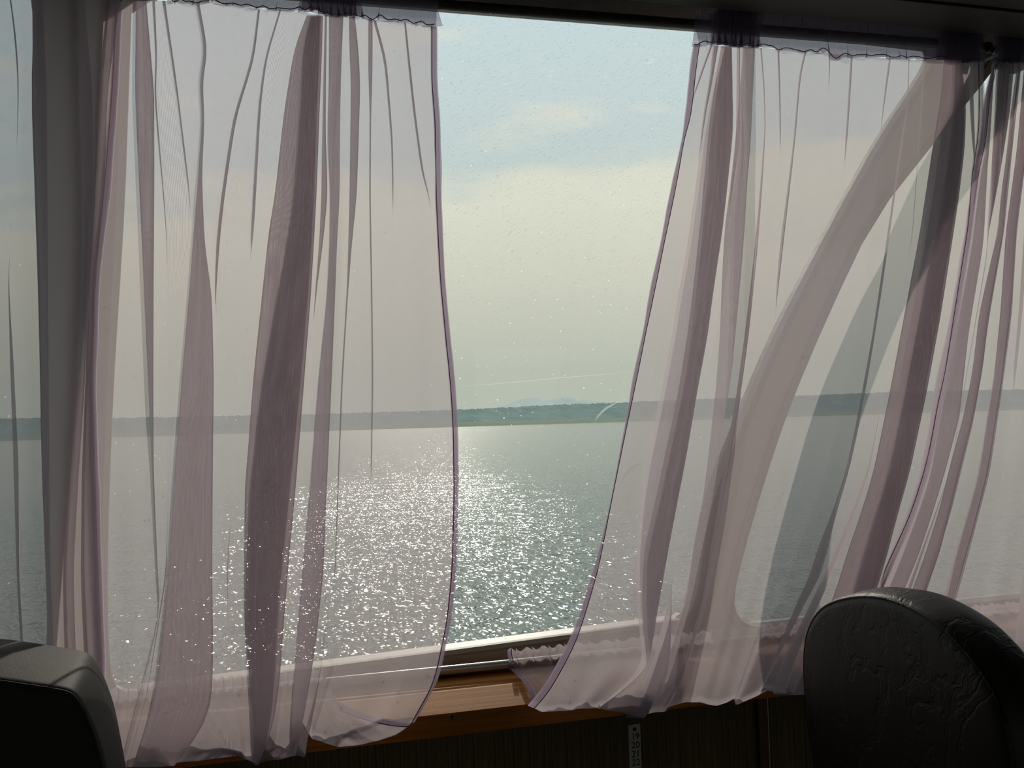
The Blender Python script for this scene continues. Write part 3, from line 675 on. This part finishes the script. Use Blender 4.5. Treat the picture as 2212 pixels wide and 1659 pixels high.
# --- far right curtain
C_ = empty('sheer_curtain', at_y(2180, 1500, -.10), 'dark bunched sheer lavender curtain at the far right edge, behind the right seat', 'curtain', 'sheer lavender window curtains')
cr = line([(2152,132),(2136,170),(2127,210),(2120,300),(2106,358),(2096,430),(2082,528),(2047,720),(2020,834),(2012,900),(1991,1020),(1960,1110),(1920,1210),(1890,1280),(1850,1400),(1800,1500)])
cr += fold([(132,2142,2150),(210,2130,2146),(300,2123,2141),(358,2110,2136),(528,2088,2128),(720,2053,2096),(900,2019,2078),(1020,1998,2046),(1110,1967,2019),(1210,1928,1986),(1280,1898,1956),(1400,1858,1910),(1500,1806,1865)], .010)
cr += fold([(132,2150,2196),(166,2148,2191),(225,2146,2187),(320,2142,2172),(420,2137,2154),(500,2132,2137),(540,2132,2133),(680,2108,2109),(1020,2050,2051),(1280,1962,1963),(1500,1872,1873)], .014,
           [(132,2154,2188),(166,2152,2184),(225,2150,2180),(320,2144,2168),(420,2139,2152),(500,2133,2136),(540,2133,2134),(1020,2052,2053),(1500,1874,1875)])
cr += fold([(132,2198,2208),(245,2182,2194),(320,2175,2188),(420,2162,2176),(500,2154,2170),(680,2113,2139),(800,2100,2126),(900,2080,2106),(1000,2052,2081),(1100,2028,2057),(1200,1996,2033),(1280,1967,2002),(1400,1920,1962),(1500,1880,1925)], .014,
           [(132,2200,2207),(320,2177,2187),(500,2156,2169),(680,2118,2138),(900,2086,2105),(1100,2034,2056),(1280,1974,2001),(1500,1888,1924)])
cr += fold([(132,2212,2240),(320,2196,2222),(420,2183,2206),(500,2172,2198),(680,2160,2187),(824,2145,2168),(1020,2113,2139),(1100,2092,2119),(1200,2063,2092),(1290,2041,2067),(1400,1998,2030),(1500,1960,1998)], .014,
           [(132,2216,2238),(320,2200,2220),(500,2176,2197),(680,2165,2186),(824,2150,2167),(1020,2118,2138),(1200,2068,2091),(1290,2046,2066),(1500,1966,1997)])
cr += fold([(132,2250,2262),(500,2212,2222),(680,2200,2208),(803,2189,2196),(900,2184,2185),(1200,2150,2150),(1500,2080,2080)], .008)
cr += fold([(132,2290,2340),(680,2260,2300),(1200,2215,2250),(1500,2180,2220)], .014)
cr += line([(2440,138),(2420,680),(2390,1200),(2360,1500)])
o, V = sheet('panel', cr, C_, (1890, 2400, 1345, 1300), seed=6, dshift=-.008)
side_hem(V[:NR], C_, True, .009)
header(C_, [(2152,134),(2200,136),(2260,138),(2340,140),(2440,146)], [66,68,72,78,86], None, 7, bunch=((2156, 2215), (2260, 2350)))

# ------------------------------------------------------------------ seats
def slab(name, outline, axis, thick, parent, mtl, bev=.018):
    """padded slab: outline (3-D points in one plane), thickness vector axis*thick, rounded rims"""
    pts = [Vector(p) for p in outline]; N = len(pts); c = Vector([(min(p[i] for p in pts)+max(p[i] for p in pts))/2 for i in range(3)])
    nrm = Vector(axis).normalized()
    area = sum((pts[i]-c).cross(pts[(i+1) % N]-c).dot(nrm) for i in range(N)); sg_ = 1 if area > 0 else -1
    inn = [nrm.cross((pts[(i+1) % N]-pts[i-1]).normalized())*sg_ for i in range(N)]
    prof = []
    for a in np.linspace(0, math.pi/2, 6): prof.append((bev*(1-math.sin(a)), bev*(1-math.cos(a))))
    prof += [(-.004, thick*.5)]
    prof += [(i_, thick-d) for i_, d in prof[:6][::-1]]
    vv = []; ff = []
    for ins, d in prof:
        for p, q in zip(pts, inn): vv.append(p + q*ins + nrm*d)
    for r in range(len(prof)-1):
        for i in range(N): ff.append((r*N+i, r*N+(i+1) % N, (r+1)*N+(i+1) % N, (r+1)*N+i))
    for base_, dd in ((0, -.004), ((len(prof)-1)*N, thick+.004)):
        ring = [vv[base_+i] for i in range(N)]; prev = base_
        for sc_ in (.85, .68, .5, .3, .12):
            st_ = len(vv); vv += [c + nrm*dd + (p-c-nrm*((p-c).dot(nrm)))*sc_ for p in ring]
            ff += [(prev+i, prev+(i+1) % N, st_+(i+1) % N, st_+i) for i in range(N)]; prev = st_
        ff.append(tuple(range(prev, prev+N)))
    return link(name, fixn(mesh(vv, ff)), mtl, smooth=True), [p + q*(bev*.30) + nrm*(bev*.30) for p, q in zip(pts, inn)]
def smoothloop(pts, k=2):
    pts = [Vector(p) for p in pts]
    for _ in range(k):
        out = []
        for a, b in zip(pts, pts[1:]+pts[:1]): out += [a*.75+b*.25, a*.25+b*.75]
        pts = out
    return pts
# right seat: its back stands square to the wall
xs0 = at_y(1726, 1430, -.31).x
face = [(1790,2300),(1765,1900),(1748,1660),(1735,1580),(1727,1500),(1724,1420),(1730,1365),(1748,1325),(1772,1300),(1810,1285),(1855,1279),(1900,1282),(1960,1303),(2030,1347),(2085,1405),(2130,1465),(2165,1540),(2185,1620),(2205,1900),(2220,2300)]
fo = smoothloop([at_x(px, py, xs0) for px, py in face], 2)
seat = empty('passenger_seat', (xs0, -.55, 0), 'dark brown leather seat with a tall rounded back in front of right curtain', 'seat', 'passenger seats')
bk, rim = slab('backrest', fo, (1, 0, 0), .085, seat, 'leather_brown', .020); under(bk, seat)
under(link('piping', tube_me(rim+rim[:1], .0022, 6, False), 'leather_brown', smooth=True), seat)
ys = [p.y for p in fo]; zb = min(p.z for p in fo)
under(link('seat_cushion', box_me((xs0-.46, min(ys)+.01, .22), (xs0+.02, max(ys)-.01, .34), .03), 'leather_brown', smooth=True), seat)
under(link('back_shell', box_me((xs0+.015, min(ys)+.05, .16), (xs0+.07, max(ys)-.05, zb+.06), .01), 'rubber'), seat)
under(link('pedestal', box_me((xs0-.32, -.62, 0), (xs0-.08, -.42, .22), .01), 'dark_metal'), seat)
# left seat
yl = -.52
lo = [(-230,1458),(-60,1458),(0,1466),(70,1476),(120,1484),(150,1490),(168,1503),(192,1543),(212,1592),(228,1648),(262,1840),(290,2300),(-230,2300)]
lo3 = smoothloop([at_y(px, py, yl) for px, py in lo], 2)
seat2 = empty('passenger_seat', (lo3[0].x, yl+.1, 0), 'glossy dark green leather seat back at the lower left corner', 'seat', 'passenger seats')
bk, rim = slab('backrest', lo3, (0, 1, 0), .20, seat2, 'leather_green', .013); under(bk, seat2)
rim2 = [p for p in rim]
under(link('piping', tube_me(rim2+rim2[:1], .0020, 6, False), 'leather_green', smooth=True), seat2)
xl = [p.x for p in lo3]; zb2 = min(p.z for p in lo3)
under(link('back_shell', box_me((min(xl)+.03, yl+.03, .30), (max(xl)-.05, yl+.17, zb2+.05), .01), 'rubber'), seat2)
under(link('pedestal', box_me((min(xl)+.05, yl+.04, 0), (max(xl)-.1, yl+.18, .32), .01), 'dark_metal'), seat2)
